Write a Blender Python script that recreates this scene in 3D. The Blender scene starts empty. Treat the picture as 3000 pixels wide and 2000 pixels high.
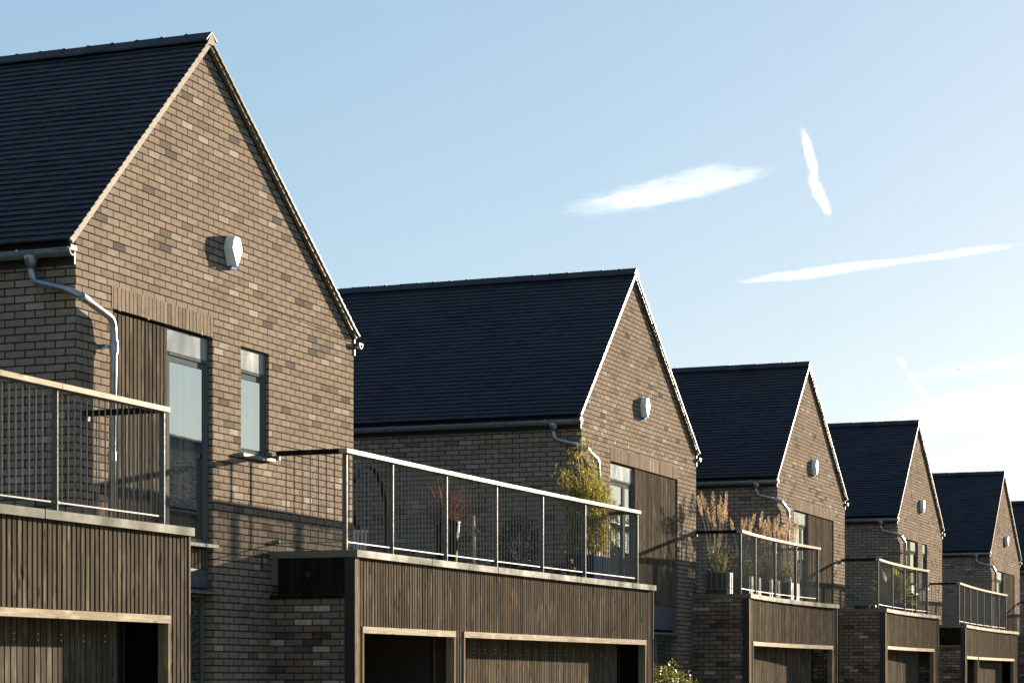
import bpy, bmesh, math, random
from mathutils import Vector, Matrix
R = math.radians
random.seed(7)
scene = bpy.context.scene
COL = scene.collection

# ------------------------------------------------------------------ camera
EYE = 1.6
YAW = 0.36783                      # view direction, measured from +x towards +y
cam_d = bpy.data.cameras.new('camera')
cam = bpy.data.objects.new('camera', cam_d); COL.objects.link(cam)
cam.location = (0, 0, EYE)
cam.rotation_euler = (R(90), 0, YAW - R(90))
cam_d.sensor_width = 36.0
cam_d.lens = 6554.8 / 3000 * 36.0
cam_d.shift_y = 983.4 / 3000
cam_d.clip_start = 0.1; cam_d.clip_end = 40000
scene.camera = cam

# ------------------------------------------------------------------ sky, sun, exposure
TO_SUN = Vector((4.5, -1.0, 0.79)).normalized()
SUN_EL = math.asin(TO_SUN.z); SUN_ROT = math.atan2(TO_SUN.x, TO_SUN.y)
world = bpy.data.worlds.new('World'); scene.world = world; world.use_nodes = True
wn, wl = world.node_tree.nodes, world.node_tree.links
wn.clear()
sky = wn.new('ShaderNodeTexSky'); sky.sky_type = 'NISHITA'; sky.sun_disc = False
sky.sun_elevation = SUN_EL; sky.sun_rotation = SUN_ROT
sky.altitude = 50; sky.air_density = 1.0; sky.dust_density = 0.55; sky.ozone_density = 3.0
bg = wn.new('ShaderNodeBackground'); bg.inputs['Strength'].default_value = 0.082
wo = wn.new('ShaderNodeOutputWorld')
gm = wn.new('ShaderNodeGamma'); gm.inputs['Gamma'].default_value = 0.47
hs_ = wn.new('ShaderNodeHueSaturation'); hs_.inputs['Saturation'].default_value = 1.32
wl.new(sky.outputs[0], gm.inputs[0]); wl.new(gm.outputs[0], hs_.inputs['Color']); wl.new(hs_.outputs[0], bg.inputs[0]); wl.new(bg.outputs[0], wo.inputs[0])
sun_d = bpy.data.lights.new('sun', 'SUN'); sun_d.energy = 5.0; sun_d.angle = R(0.5); sun_d.color = (1.0, 0.85, 0.66)
sun = bpy.data.objects.new('sun', sun_d); COL.objects.link(sun)
sun.rotation_euler = (-TO_SUN).to_track_quat('-Z', 'Y').to_euler()
sun.location = (60, -40, 40)
vs = scene.view_settings
vs.view_transform = 'Standard'; vs.look = 'None'; vs.gamma = 1.0; vs.exposure = 2.28

# ------------------------------------------------------------------ mesh helpers
class MB:
    def __init__(self): self.v = []; self.f = []
    def quad(self, a, b, c, d):
        n = len(self.v); self.v += [a, b, c, d]; self.f.append((n, n+1, n+2, n+3))
    def poly(self, pts):
        n = len(self.v); self.v += list(pts); self.f.append(tuple(range(n, n+len(pts))))
    def hexa(self, p, skip=()):       # 8 points: bottom loop 0-3, top loop 4-7
        n = len(self.v); self.v += list(p)
        fs = [(0,3,2,1),(4,5,6,7),(0,1,5,4),(1,2,6,5),(2,3,7,6),(3,0,4,7)]
        for i, f in enumerate(fs):
            if i not in skip: self.f.append(tuple(n+k for k in f))
    def box(self, x0, x1, y0, y1, z0, z1):
        self.hexa([(x0,y0,z0),(x1,y0,z0),(x1,y1,z0),(x0,y1,z0),(x0,y0,z1),(x1,y0,z1),(x1,y1,z1),(x0,y1,z1)])
    def tube(self, pts, r, n=8, caps=True):
        pts = [Vector(p) for p in pts]; rings = []
        rr = r if isinstance(r, (list, tuple)) else [r]*len(pts)
        up = None
        for i, p in enumerate(pts):
            t = (pts[min(i+1, len(pts)-1)] - pts[max(i-1, 0)]).normalized()
            if up is None:
                up = Vector((0,0,1)) if abs(t.z) < .9 else Vector((1,0,0))
            a = t.cross(up).normalized(); b = a.cross(t).normalized(); up = b
            base = len(self.v)
            for k in range(n):
                w = 2*math.pi*k/n
                q = p + (a*math.cos(w) + b*math.sin(w))*rr[i]
                self.v.append(tuple(q))
            rings.append(base)
        for i in range(len(rings)-1):
            for k in range(n):
                k2 = (k+1) % n
                self.f.append((rings[i]+k, rings[i]+k2, rings[i+1]+k2, rings[i+1]+k))
        if caps:
            self.f.append(tuple(rings[0]+k for k in reversed(range(n))))
            self.f.append(tuple(rings[-1]+k for k in range(n)))
    def build(self, name, mat, parent=None, smooth=False):
        me = bpy.data.meshes.new(name)
        me.from_pydata([tuple(p) for p in self.v], [], self.f)
        bm = bmesh.new(); bm.from_mesh(me); bmesh.ops.recalc_face_normals(bm, faces=bm.faces) if not getattr(self, 'keep', False) else None
        bm.to_mesh(me); bm.free()
        if smooth:
            for p in me.polygons: p.use_smooth = True
        me.materials.append(mat)
        o = bpy.data.objects.new(name, me); COL.objects.link(o)
        if parent: o.parent = parent
        return o

def curve_pts(fn_pts, n=8):
    """rounded polyline: corner points -> short arcs"""
    out = [Vector(fn_pts[0])]
    for i in range(1, len(fn_pts)-1):
        a, b, c = Vector(fn_pts[i-1]), Vector(fn_pts[i]), Vector(fn_pts[i+1])
        d = min((a-b).length, (c-b).length) * .45
        d = min(d, .14)
        p, q = b + (a-b).normalized()*d, b + (c-b).normalized()*d
        for k in range(n+1):
            t = k/n
            out.append(p*(1-t)**2 + b*2*t*(1-t) + q*t*t)
    out.append(Vector(fn_pts[-1]))
    return out

def tag(o, label=None, cat=None, group=None, kind=None):
    if label: o['label'] = label
    if cat: o['category'] = cat
    if group: o['group'] = group
    if kind: o['kind'] = kind
    return o
def empty(name, loc):
    o = bpy.data.objects.new(name, None); COL.objects.link(o); o.location = loc
    o.empty_display_size = .2
    return o
def copy_tree(o, parent=None):
    c = o.copy(); COL.objects.link(c)
    if parent: c.parent = parent
    for ch in [k for k in bpy.data.objects if k.parent == o]:
        copy_tree(ch, c)
    return c

# ------------------------------------------------------------------ material helpers
class NT:
    def __init__(self, name):
        self.m = bpy.data.materials.new(name); self.m.use_nodes = True
        self.t = self.m.node_tree; self.n = self.t.nodes; self.l = self.t.links
        self.b = self.n['Principled BSDF']; self.out = self.n['Material Output']
    def node(self, kind, **kw):
        n = self.n.new(kind)
        for k, v in kw.items(): setattr(n, k, v)
        return n
    def put(self, sock, val):
        if hasattr(val, 'is_output') or hasattr(val, 'links'): self.l.new(val, sock)
        else: sock.default_value = val
    def math(self, op, a, b=None, c=None):
        n = self.node('ShaderNodeMath', operation=op)
        self.put(n.inputs[0], a)
        if b is not None: self.put(n.inputs[1], b)
        if c is not None: self.put(n.inputs[2], c)
        return n.outputs[0]
    def mix(self, fac, a, b, mode='MIX'):
        n = self.node('ShaderNodeMix', data_type='RGBA', blend_type=mode)
        self.put(n.inputs['Factor'], fac)
        self.put(n.inputs[6], a if not isinstance(a, tuple) else (*a, 1)[:4])
        self.put(n.inputs[7], b if not isinstance(b, tuple) else (*b, 1)[:4])
        return n.outputs[2]
    def ramp(self, fac, stops, interp='LINEAR'):
        n = self.node('ShaderNodeValToRGB'); n.color_ramp.interpolation = interp
        e = n.color_ramp.elements
        while len(e) < len(stops): e.new(0.5)
        for el, (p, c) in zip(e, stops): el.position = p; el.color = (*c, 1)
        self.put(n.inputs[0], fac)
        return n.outputs[0]
    def noise(self, vec, scale, detail=3, rough=.5):
        n = self.node('ShaderNodeTexNoise'); n.inputs['Scale'].default_value = scale
        n.inputs['Detail'].default_value = detail; n.inputs['Roughness'].default_value = rough
        if vec is not None: self.put(n.inputs['Vector'], vec)
        return n.outputs['Fac']
    def maprange(self, v, a, b, c=0., d=1., smooth=False):
        n = self.node('ShaderNodeMapRange')
        if smooth: n.interpolation_type = 'SMOOTHSTEP'
        self.put(n.inputs[0], v)
        for i, x in enumerate((a, b, c, d)): n.inputs[i+1].default_value = x
        return n.outputs[0]
    def bump(self, h, dist, strength=1.0):
        n = self.node('ShaderNodeBump'); n.inputs['Distance'].default_value = dist; n.inputs['Strength'].default_value = strength
        self.put(n.inputs['Height'], h); self.l.new(n.outputs[0], self.b.inputs['Normal'])
    def obj(self):
        return self.node('ShaderNodeTexCoord').outputs['Object']
    def sep(self, v):
        n = self.node('ShaderNodeSeparateXYZ'); self.put(n.inputs[0], v); return n.outputs
    def comb(self, x, y, z):
        n = self.node('ShaderNodeCombineXYZ')
        for i, v in enumerate((x, y, z)): self.put(n.inputs[i], v)
        return n.outputs[0]
    def set(self, **kw):
        for k, v in kw.items():
            k = k.replace('_', ' ')
            s = self.b.inputs[k]
            if isinstance(v, tuple): v = (*v, 1)[:4]
            self.put(s, v)
        return self

def brick_mat(name, soldier=False, mixed=False):
    t = NT(name)
    co = t.obj(); x, y, z = t.sep(co)
    geo = t.node('ShaderNodeNewGeometry'); nx, ny, nz = t.sep(geo.outputs['True Normal'])
    side = t.math('GREATER_THAN', t.math('ABSOLUTE', nx), .5)
    c = t.math('ADD', t.math('MULTIPLY', y, side), t.math('MULTIPLY', x, t.math('SUBTRACT', 1., side)))
    wob = t.noise(co, 28, 2)
    wob = t.math('MULTIPLY', t.math('SUBTRACT', wob, .5), .006)
    BW, BH = (.075, .225) if soldier else (.225, .075)
    zz = t.math('DIVIDE', t.math('ADD', z, wob), BH)
    row = t.math('FLOOR', zz); zf = t.math('FRACT', zz)
    sh = 0. if soldier else t.math('MULTIPLY', t.math('FLOORED_MODULO', row, 2.), .5)
    cc = t.math('ADD', t.math('DIVIDE', t.math('ADD', c, wob), BW), sh)
    col = t.math('FLOOR', cc); cf = t.math('FRACT', cc)
    dz = t.math('MULTIPLY', t.math('MINIMUM', zf, t.math('SUBTRACT', 1., zf)), BH)
    dx = t.math('MULTIPLY', t.math('MINIMUM', cf, t.math('SUBTRACT', 1., cf)), BW)
    d = t.math('MINIMUM', dx, 1. if soldier else dz)
    mask = t.maprange(d, .0044, .0080, smooth=True)
    inf = t.node('ShaderNodeObjectInfo')
    wn_ = t.node('ShaderNodeTexWhiteNoise', noise_dimensions='3D')
    seed = t.math('ADD', t.math('MULTIPLY', inf.outputs['Random'], 77.), t.math('MULTIPLY', side, 13.))
    t.l.new(t.comb(col, 0. if soldier else row, seed), wn_.inputs['Vector'])
    r1 = wn_.outputs['Value']; r2 = t.sep(wn_.outputs['Color'])
    base = t.ramp(r1, [(0., (.110,.102,.096)), (.03, (.165,.146,.128)), (.08, (.225,.190,.155)), (.15, (.262,.215,.168)), (.3, (.282,.231,.178)),
                       (.5, (.298,.245,.190)), (.7, (.268,.212,.169)), (.84, (.290,.234,.185)), (.95, (.325,.271,.220)), (1., (.43,.385,.34))])
    if mixed:
        base = t.ramp(r1, [(0., (.05,.045,.045)), (.09, (.10,.08,.07)), (.16, (.175,.135,.11)), (.45, (.21,.165,.132)), (.72, (.19,.140,.112)),
                           (.84, (.25,.20,.16)), (.90, (.38,.33,.285)), (1., (.50,.455,.41))])
    # within-brick tone: random mottling and pits darkened in the colour
    n1 = t.noise(co, 14, 4, .6)
    base = t.mix(t.maprange(n1, .42, .72, 0., .35), base, (.17,.130,.095))
    n2 = t.noise(co, 62, 3, .7)
    pit = t.maprange(n2, .56, .66, smooth=True)
    n3 = t.noise(co, 9, 2)
    pit = t.math('MULTIPLY', pit, t.maprange(n3, .36, .56))
    base = t.mix(t.math('MULTIPLY', pit, .9), base, (.05,.04,.033))
    fl = t.maprange(t.noise(co, 160, 2), .62, .72)
    base = t.mix(t.math('MULTIPLY', fl, .35), base, (.46,.38,.28))
    # slow weather tone over the wall
    wz = t.noise(co, .8, 3)
    base = t.mix(t.maprange(wz, .35, .7, 0., .22), base, (.14,.105,.076))
    st_ = t.noise(t.comb(t.math('MULTIPLY', c, 5.), 0., t.math('MULTIPLY', z, .7)), 1., 4, .6)
    base = t.mix(t.maprange(st_, .56, .74, 0., .38), base, (.13,.105,.08))
    ef = t.noise(co, 2.3, 5, .65)
    base = t.mix(t.maprange(ef, .60, .76, 0., .30), base, (.40,.36,.31))
    colr = t.mix(mask, (.040,.030,.023), base)  # mortar brown, darkened in the colour to carry the joints' recess shadow
    t.set(Base_Color=colr, Roughness=.9)
    t.b.inputs['Specular IOR Level'].default_value = .0
    h = t.math('ADD', t.math('MULTIPLY', mask, 1.0), t.math('MULTIPLY', n2, .30))
    h = t.math('SUBTRACT', h, t.math('MULTIPLY', pit, .6))
    h = t.math('ADD', h, t.math('MULTIPLY', r2[0], .22))
    t.bump(h, .010, .9)
    return t.m

def tile_mat():
    t = NT('roof_tile_dark')
    geo = t.node('ShaderNodeNewGeometry'); ri = geo.outputs['Random Per Island']
    co = t.obj()
    base = t.ramp(ri, [(0., (.009,.010,.017)), (.4, (.014,.0145,.023)), (.8, (.019,.018,.026)), (1., (.028,.026,.034))])
    n = t.noise(co, 30, 4)
    base = t.mix(t.maprange(n, .4, .75, 0., .35), base, (.022,.021,.026))
    base = t.mix(t.maprange(t.noise(co, 1.1, 4, .6), .40, .68, 0., .55), base, (.030,.030,.034))
    base = t.mix(t.maprange(t.noise(co, 9, 5, .7), .62, .74, 0., .5), base, (.055,.052,.046))
    t.set(Base_Color=base, Roughness=t.maprange(n, .3, .7, .50, .68))
    t.b.inputs['Specular IOR Level'].default_value = .30
    t.bump(t.noise(co, 120, 2), .002, .4)
    return t.m

def slat_mat(name, stops, vert=True, rough=.46, knots=True, spec=.0):
    t = NT(name)
    geo = t.node('ShaderNodeNewGeometry'); ri = geo.outputs['Random Per Island']
    co = t.obj(); x, y, z = t.sep(co)
    off = t.math('MULTIPLY', ri, 31.)
    if vert: v = t.comb(t.math('MULTIPLY', x, 60.), t.math('MULTIPLY', y, 60.), t.math('ADD', t.math('MULTIPLY', z, 2.2), off))
    else: v = t.comb(t.math('ADD', t.math('MULTIPLY', x, 2.2), off), t.math('MULTIPLY', y, 4.), t.math('MULTIPLY', z, 60.))
    g = t.noise(v, 1.0, 5, .6)
    base = t.ramp(ri, stops)
    base = t.mix(t.maprange(g, .35, .7, .0, .55), base, tuple(c*.55 for c in stops[0][1]))
    if vert: v2 = t.comb(t.math('MULTIPLY', x, 14.), t.math('MULTIPLY', y, 14.), t.math('ADD', t.math('MULTIPLY', z, 2.6), t.math('MULTIPLY', ri, 57.)))
    else: v2 = t.comb(t.math('ADD', t.math('MULTIPLY', x, 2.6), off), t.math('MULTIPLY', y, 3.), t.math('MULTIPLY', z, 9.))
    g2 = t.noise(v2, 1.0, 3, .55)
    base = t.mix(t.maprange(g2, .56, .70, 0., .45), base, tuple(min(1, c*1.9) for c in stops[-1][1]))
    base = t.mix(t.maprange(g2, .40, .30, 0., .55), base, tuple(c*.45 for c in stops[0][1]))
    if knots:
        vo = t.node('ShaderNodeTexVoronoi'); vo.inputs['Scale'].default_value = 1.
        kv = t.comb(t.math('MULTIPLY', x, 9.), t.math('MULTIPLY', y, 9.), t.math('ADD', t.math('MULTIPLY', z, 2.8 if vert else 9.), off)) if vert else \
             t.comb(t.math('ADD', t.math('MULTIPLY', x, 3.), off), t.math('MULTIPLY', y, 9.), t.math('MULTIPLY', z, 14.))
        t.l.new(kv, vo.inputs['Vector'])
        kn = t.maprange(vo.outputs['Distance'], .10, .19, 1., 0., smooth=True)
        base = t.mix(t.math('MULTIPLY', kn, .7), base, tuple(c*.35 for c in stops[0][1]))
    t.set(Base_Color=base, Roughness=rough)
    t.b.inputs['Specular IOR Level'].default_value = spec
    t.bump(g, .002, .6)
    return t.m

def plain(name, col, rough=.5, metal=0., var=.15, scale=8., spec=.5, bump=0.):
    t = NT(name)
    co = t.obj(); n = t.noise(co, scale, 4, .6)
    base = t.mix(t.maprange(n, .3, .7), tuple(max(0, c*(1-var)) for c in col), tuple(min(1, c*(1+var)) for c in col))
    t.set(Base_Color=base, Roughness=t.maprange(n, .3, .7, max(0, rough-.06), min(1, rough+.06)), Metallic=metal)
    t.b.inputs['Specular IOR Level'].default_value = spec
    if bump: t.bump(t.noise(co, scale*12, 3), bump, .6)
    return t.m

def leaf_mat(name, stops, trans=.45, rough=.5):
    t = NT(name)
    geo = t.node('ShaderNodeNewGeometry'); ri = geo.outputs['Random Per Island']
    base = t.ramp(ri, stops)
    t.set(Base_Color=base, Roughness=rough)
    tr = t.node('ShaderNodeBsdfTranslucent'); t.l.new(base, tr.inputs[0])
    mx = t.node('ShaderNodeMixShader'); mx.inputs[0].default_value = trans
    t.l.new(t.b.outputs[0], mx.inputs[1]); t.l.new(tr.outputs[0], mx.inputs[2]); t.l.new(mx.outputs[0], t.out.inputs[0])
    return t.m

def glass_mat():
    t = NT('window_glass')
    co = t.obj(); x, y, z = t.sep(co)
    fold = t.noise(t.comb(t.math('MULTIPLY', x, 26.), 0., t.math('MULTIPLY', z, .15)), 1., 2)
    cur = t.ramp(fold, [(.35, (.010,.013,.014)), (.65, (.035,.042,.042))])
    t.set(Base_Color=cur, Roughness=.8); t.b.inputs['Specular IOR Level'].default_value = 0.
    gl = t.node('ShaderNodeBsdfGlossy'); gl.inputs['Roughness'].default_value = .015; gl.inputs['Color'].default_value = (.90,1.,1.,1)
    wv = t.noise(co, 1.3, 1)
    bp = t.node('ShaderNodeBump'); bp.inputs['Distance'].default_value = .003; bp.inputs['Strength'].default_value = .25
    t.l.new(wv, bp.inputs['Height']); t.l.new(bp.outputs[0], gl.inputs['Normal'])
    fr = t.node('ShaderNodeFresnel'); fr.inputs['IOR'].default_value = 1.8
    mx = t.node('ShaderNodeMixShader'); t.l.new(t.math('MAXIMUM', fr.outputs[0], .46), mx.inputs[0])
    t.l.new(t.b.outputs[0], mx.inputs[1]); t.l.new(gl.outputs[0], mx.inputs[2]); t.l.new(mx.outputs[0], t.out.inputs[0])
    return t.m

M = {}
M['brick'] = brick_mat('brick_buff_brown')
M['brick_mixed'] = brick_mat('brick_mixed_tones', mixed=True)
M['soldier'] = brick_mat('brick_soldier', soldier=True)
M['tile'] = tile_mat()
BR = [(0., (.086,.071,.055)), (.3, (.112,.093,.072)), (.7, (.130,.108,.083)), (1., (.158,.133,.103))]
M['slat'] = slat_mat('stained_timber_slats', BR)
PALE = [(0., (.31,.25,.172)), (1., (.40,.325,.235))]
M['pale'] = slat_mat('pale_softwood', PALE, vert=False, rough=.22, spec=.07)
M['palev'] = slat_mat('pale_softwood_upright', [(0., (.21,.165,.11)), (1., (.28,.22,.15))], rough=.6, spec=.0)
M['backing'] = plain('black_membrane', (.008,.008,.008), .9)
M['mortar'] = plain('verge_mortar', (.175,.145,.105), .40, var=.3, scale=16, spec=.015)
M['coping'] = plain('coping_aluminium', (.145,.141,.117), .22, metal=.0, var=.06, scale=2, spec=.08)
M['galv'] = plain('galvanised_steel', (.12,.12,.108), .24, metal=.0, var=.25, scale=40, spec=.12)
M['baluster'] = plain('galvanised_baluster', (.19,.19,.175), .4, var=.2, scale=30, spec=.06)
M['gutter'] = plain('zinc_gutter', (.29,.325,.355), .34, metal=.8, var=.18, scale=14)
M['fascia'] = plain('black_fascia', (.012,.012,.013), .6)
M['frame'] = plain('grey_window_frame', (.11,.125,.125), .5, var=.08, spec=.0)
M['transom'] = plain('frosted_transom', (.19,.22,.235), .12, var=.04, scale=2, spec=.1)
M['board'] = plain('dark_cement_board', (.055,.06,.075), .6, var=.3, scale=12)
M['sill'] = plain('sill_metal', (.25,.25,.22), .5, var=.15, spec=.03)
M['glass'] = glass_mat()
M['white'] = plain('white_plastic', (.72,.73,.73), .5, var=.05, spec=.1)
M['bamboocane'] = plain('bamboo_cane', (.11,.10,.035), .6, var=.2, spec=.1)
M['palegrey'] = plain('pale_grey_paint', (.36,.36,.35), .5, var=.05)
M['blue'] = plain('blue_lens', (.01,.10,.32), .12, var=.1)
M['deck'] = plain('terrace_deck', (.16,.13,.10), .8, var=.25)
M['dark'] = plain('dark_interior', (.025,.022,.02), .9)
M['black'] = plain('black_metal', (.010,.010,.011), .45)
M['pot'] = plain('glazed_dark_pot', (.012,.018,.028), .5, var=.3, spec=.15)
M['trough'] = plain('grey_ribbed_planter', (.06,.062,.066), .30, var=.1, scale=5, spec=.5)
M['bluegrey'] = plain('blue_grey_planter', (.03,.042,.075), .8, var=.15, spec=.0)
M['bluecloth'] = plain('blue_cushion_fabric', (.02,.06,.14), .9, var=.15, scale=30)
M['soil'] = plain('soil', (.03,.022,.015), .95)
M['cane'] = plain('pale_cane', (.62,.52,.38), .6, var=.12)
M['bluepot'] = plain('blue_pot', (.02,.05,.10), .35, var=.2)
M['bench'] = slat_mat('bench_timber', [(0., (.16,.09,.065)), (1., (.22,.13,.095))], vert=False)

# ------------------------------------------------------------------ measured layout (camera fit)
W = 6.18; AU = 2.54
HX = [18.288, 32.242, 44.306, 55.940, 69.927, 82.45]
HG = [11.477, 11.290, 11.300, 11.172, 11.090, 11.05]
HZ = [.077, -.037, .035, .030, -.104, -.10]
ZT = 5.627; ZA = 8.235; DEPTH = 9.6
UL, UR = -.186, 6.227

# ------------------------------------------------------------------ setting
def sheet(name, x0, x1, y0, y1, z, mat):
    m = MB(); m.quad((x0,y0,z),(x1,y0,z),(x1,y1,z),(x0,y1,z)); o = m.build(name, mat); tag(o, kind='structure'); return o
sheet('ground', -3000, 6000, -3000, 3000, 0, plain('grass_ground', (.07,.085,.035), .95, var=.4, scale=.3))
sheet('road', -40, 260, -3.4, 3.4, .004, plain('asphalt', (.055,.055,.055), .9, var=.2, scale=3, bump=.003))
m = MB(); m.box(-40, 260, 3.4, 7.0, -.2, .12); tag(m.build('pavement', plain('paving', (.24,.22,.19), .85, var=.12, scale=2)), kind='structure')

# ------------------------------------------------------------------ houses
def grid_wall(m, us, zs, holes, v):
    for i in range(len(us)-1):
        for j in range(len(zs)-1):
            cu, cz = (us[i]+us[i+1])/2, (zs[j]+zs[j+1])/2
            if any(a < cu < b and c < cz < d for a, b, c, d in holes): continue
            m.quad((us[i],v,zs[j]),(us[i+1],v,zs[j]),(us[i+1],v,zs[j+1]),(us[i],v,zs[j+1]))

def slats(m, u0, u1, v0, v1, z0, z1, pitch=.075, wd=.049, jit=.002):
    n = max(1, int(round((u1-u0)/pitch)))
    p = (u1-u0)/n
    for k in range(n):
        a = u0 + k*p + (p-wd*p/pitch)/2; j = random.uniform(-jit, jit)
        m.box(a, a+wd*p/pitch, v0+j, v1, z0, z1)

def win_frame(parent_root, u0, u1, z0, z1, v, transom=None, mull=None, sill=False):
    root = empty('window', (u0, v, z0)); root.parent = parent_root
    w, h = u1-u0, z1-z0; t = .055
    m = MB()
    m.box(0, t, 0, .06, 0, h); m.box(w-t, w, 0, .06, 0, h)
    m.box(t, w-t, 0, .06, 0, t); m.box(t, w-t, 0, .06, h-t*.5, h)
    top = h-t*.5
    if transom:
        zt = transom - z0
        m.box(t, w-t, -.004, .058, zt-.03, zt)
        # casement sash rails below the transom
        m.box(t, w-t, .008, .052, zt-.095, zt-.036)
        m.box(t, t+.035, .008, .052, t, zt-.095); m.box(w-t-.035, w-t, .008, .052, t, zt-.095)
    if mull: m.box(mull-u0-.06, mull-u0+.06, .004, .056, t, (transom-z0-.095) if transom else top)
    m.build('frame', M['frame'], root)
    g = MB(); zt = (transom - z0 - .03) if transom else top
    g.quad((t, .018, t), (w-t, .018, t), (w-t, .018, zt), (t, .018, zt)); g.build('glass', M['glass'], root)
    if transom:
        p = MB(); p.box(t*.4, w-t*.4, -.002, .02, transom-z0+.004, h-.012); p.build('transom_panel', M['transom'], root)
    if sill:
        s = MB(); s.hexa([(-.04,-v-.055,-.03),(w+.06,-v-.055,-.03),(w+.06,.06,-.03),(-.04,.06,-.03),(-.04,-v-.055,.004),(w+.06,-v-.055,.004),(w+.06,.06,.03),(-.04,.06,.03)])
        s.build('sill', M['sill'], root)
    return root

def slope_z(u, d=0.):
    return (ZT + (u-UL)*(ZA-ZT)/(AU-UL) if u <= AU else ZT + (UR-u)*(ZA-ZT)/(UR-AU)) - d

def make_roof_meshes(root):
    rnd = random.Random(3)
    tl = MB(); tl.keep = True
    for side in (0, 1):
        e = Vector((UL if side == 0 else UR, 0, ZT)); a = Vector((AU, 0, ZA))
        L = (a-e).length; up = (a-e)/L
        nrm = Vector((-up.z, 0, up.x)) if side == 0 else Vector((up.z, 0, -up.x))
        rows = int(L/.1)
        for k in range(rows):
            s0 = k*.1; s1 = min(s0+.17, L)
            v = -.055 - (.0825 if k % 2 else 0)
            while v < DEPTH:
                v0 = max(v, -.055); v1 = min(v+.1635, DEPTH)
                if v1-v0 > .02:
                    j = rnd.uniform(-.0022, .0022); js = rnd.uniform(-.0025, .0025); tw = rnd.uniform(-.0015, .0015)
                    P = []
                    for (s, vv, h) in ((s0+js, v0, .004), (s0+js, v1, .004), (s1, v1, -.012), (s1, v0, -.012)):
                        q = e + up*s + nrm*h; P.append((q.x, vv, q.z))
                    for (s, vv, h) in ((s0+js, v0, .026+j+tw), (s0+js, v1, .026+j-tw), (s1, v1, .002), (s1, v0, .002)):
                        q = e + up*s + nrm*h; P.append((q.x, vv, q.z))
                    tl.hexa(P, skip=(0, 4))
                v += .165
    # underlay so nothing shows through
    tl.quad((UL+.02, -.03, ZT-.03), (AU, -.03, ZA-.03), (AU, DEPTH, ZA-.03), (UL+.02, DEPTH, ZT-.03))
    tl.quad((UR-.02, -.03, ZT-.03), (AU, -.03, ZA-.03), (AU, DEPTH, ZA-.03), (UR-.02, DEPTH, ZT-.03))
    roof = tl.build('roof', M['tile'], root)
    rg = MB()
    zr = ZA + .075; k = 0; v = -.070
    while v < DEPTH:
        v1 = v + .298; dz = rnd.uniform(-.003, .003)
        for (sx, sl) in ((-1, (ZA-ZT)/(AU-UL)), (1, (ZA-ZT)/(UR-AU))):
            x1 = AU + sx*.115; z1 = zr + dz - .115*sl*.93
            rg.hexa([(AU, v, zr+dz-.018), (x1, v, z1-.018), (x1, v1, z1-.018), (AU, v1, zr+dz-.018),
                     (AU, v, zr+dz), (x1, v, z1), (x1, v1, z1), (AU, v1, zr+dz)])
        # collar over the joint
        rg.hexa([(AU-.05, v1-.02, zr-.05), (AU+.05, v1-.02, zr-.04), (AU+.05, v1+.025, zr-.04), (AU-.05, v1+.025, zr-.05),
                 (AU-.012, v1-.02, zr+.002), (AU+.012, v1-.02, zr+.002), (AU+.012, v1+.025, zr+.002), (AU-.012, v1+.025, zr+.002)])
        rg.box(AU-.012, AU+.006, v1-.006, v1+.012, zr+.001, zr+.007)
        v += .3; k += 1
    r = rg.build('ridge_tiles', M['tile'], roof)
    # verge: bedding mortar with stepped tile ends
    vg = MB()
    for side in (0, 1):
        e = Vector((UL if side == 0 else UR, 0, ZT)); a = Vector((AU, 0, ZA))
        L = (a-e).length; up = (a-e)/L
        nrm = Vector((-up.z, 0, up.x)) if side == 0 else Vector((up.z, 0, -up.x))
        st = .03
        p = [e+up*st+nrm*(-.060), e+up*L+nrm*(-.060), e+up*L+nrm*(-.006), e+up*st+nrm*(-.006)]
        vg.hexa([(q.x, -.050, q.z) for q in p] + [(q.x, -.002, q.z) for q in p])
        for k in range(int(L/.1)):
            s0 = k*.1; s1 = s0+.13; j = rnd.uniform(-.004, .004)
            p = [e+up*s0+nrm*(-.004), e+up*s1+nrm*(-.016), e+up*s1+nrm*(.003), e+up*s0+nrm*(.0185)]
            vg.hexa([(q.x, -.064+j*.4, q.z) for q in p] + [(q.x, -.054+j*.4, q.z) for q in p])
        # ridge end mortar
    vg.poly([(AU-.10, -.068, ZA-.075), (AU+.10, -.068, ZA-.055), (AU+.008, -.068, ZA+.055), (AU-.008, -.068, ZA+.055)])
    vg.build('verge', M['mortar'], roof)
    return roof

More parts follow.
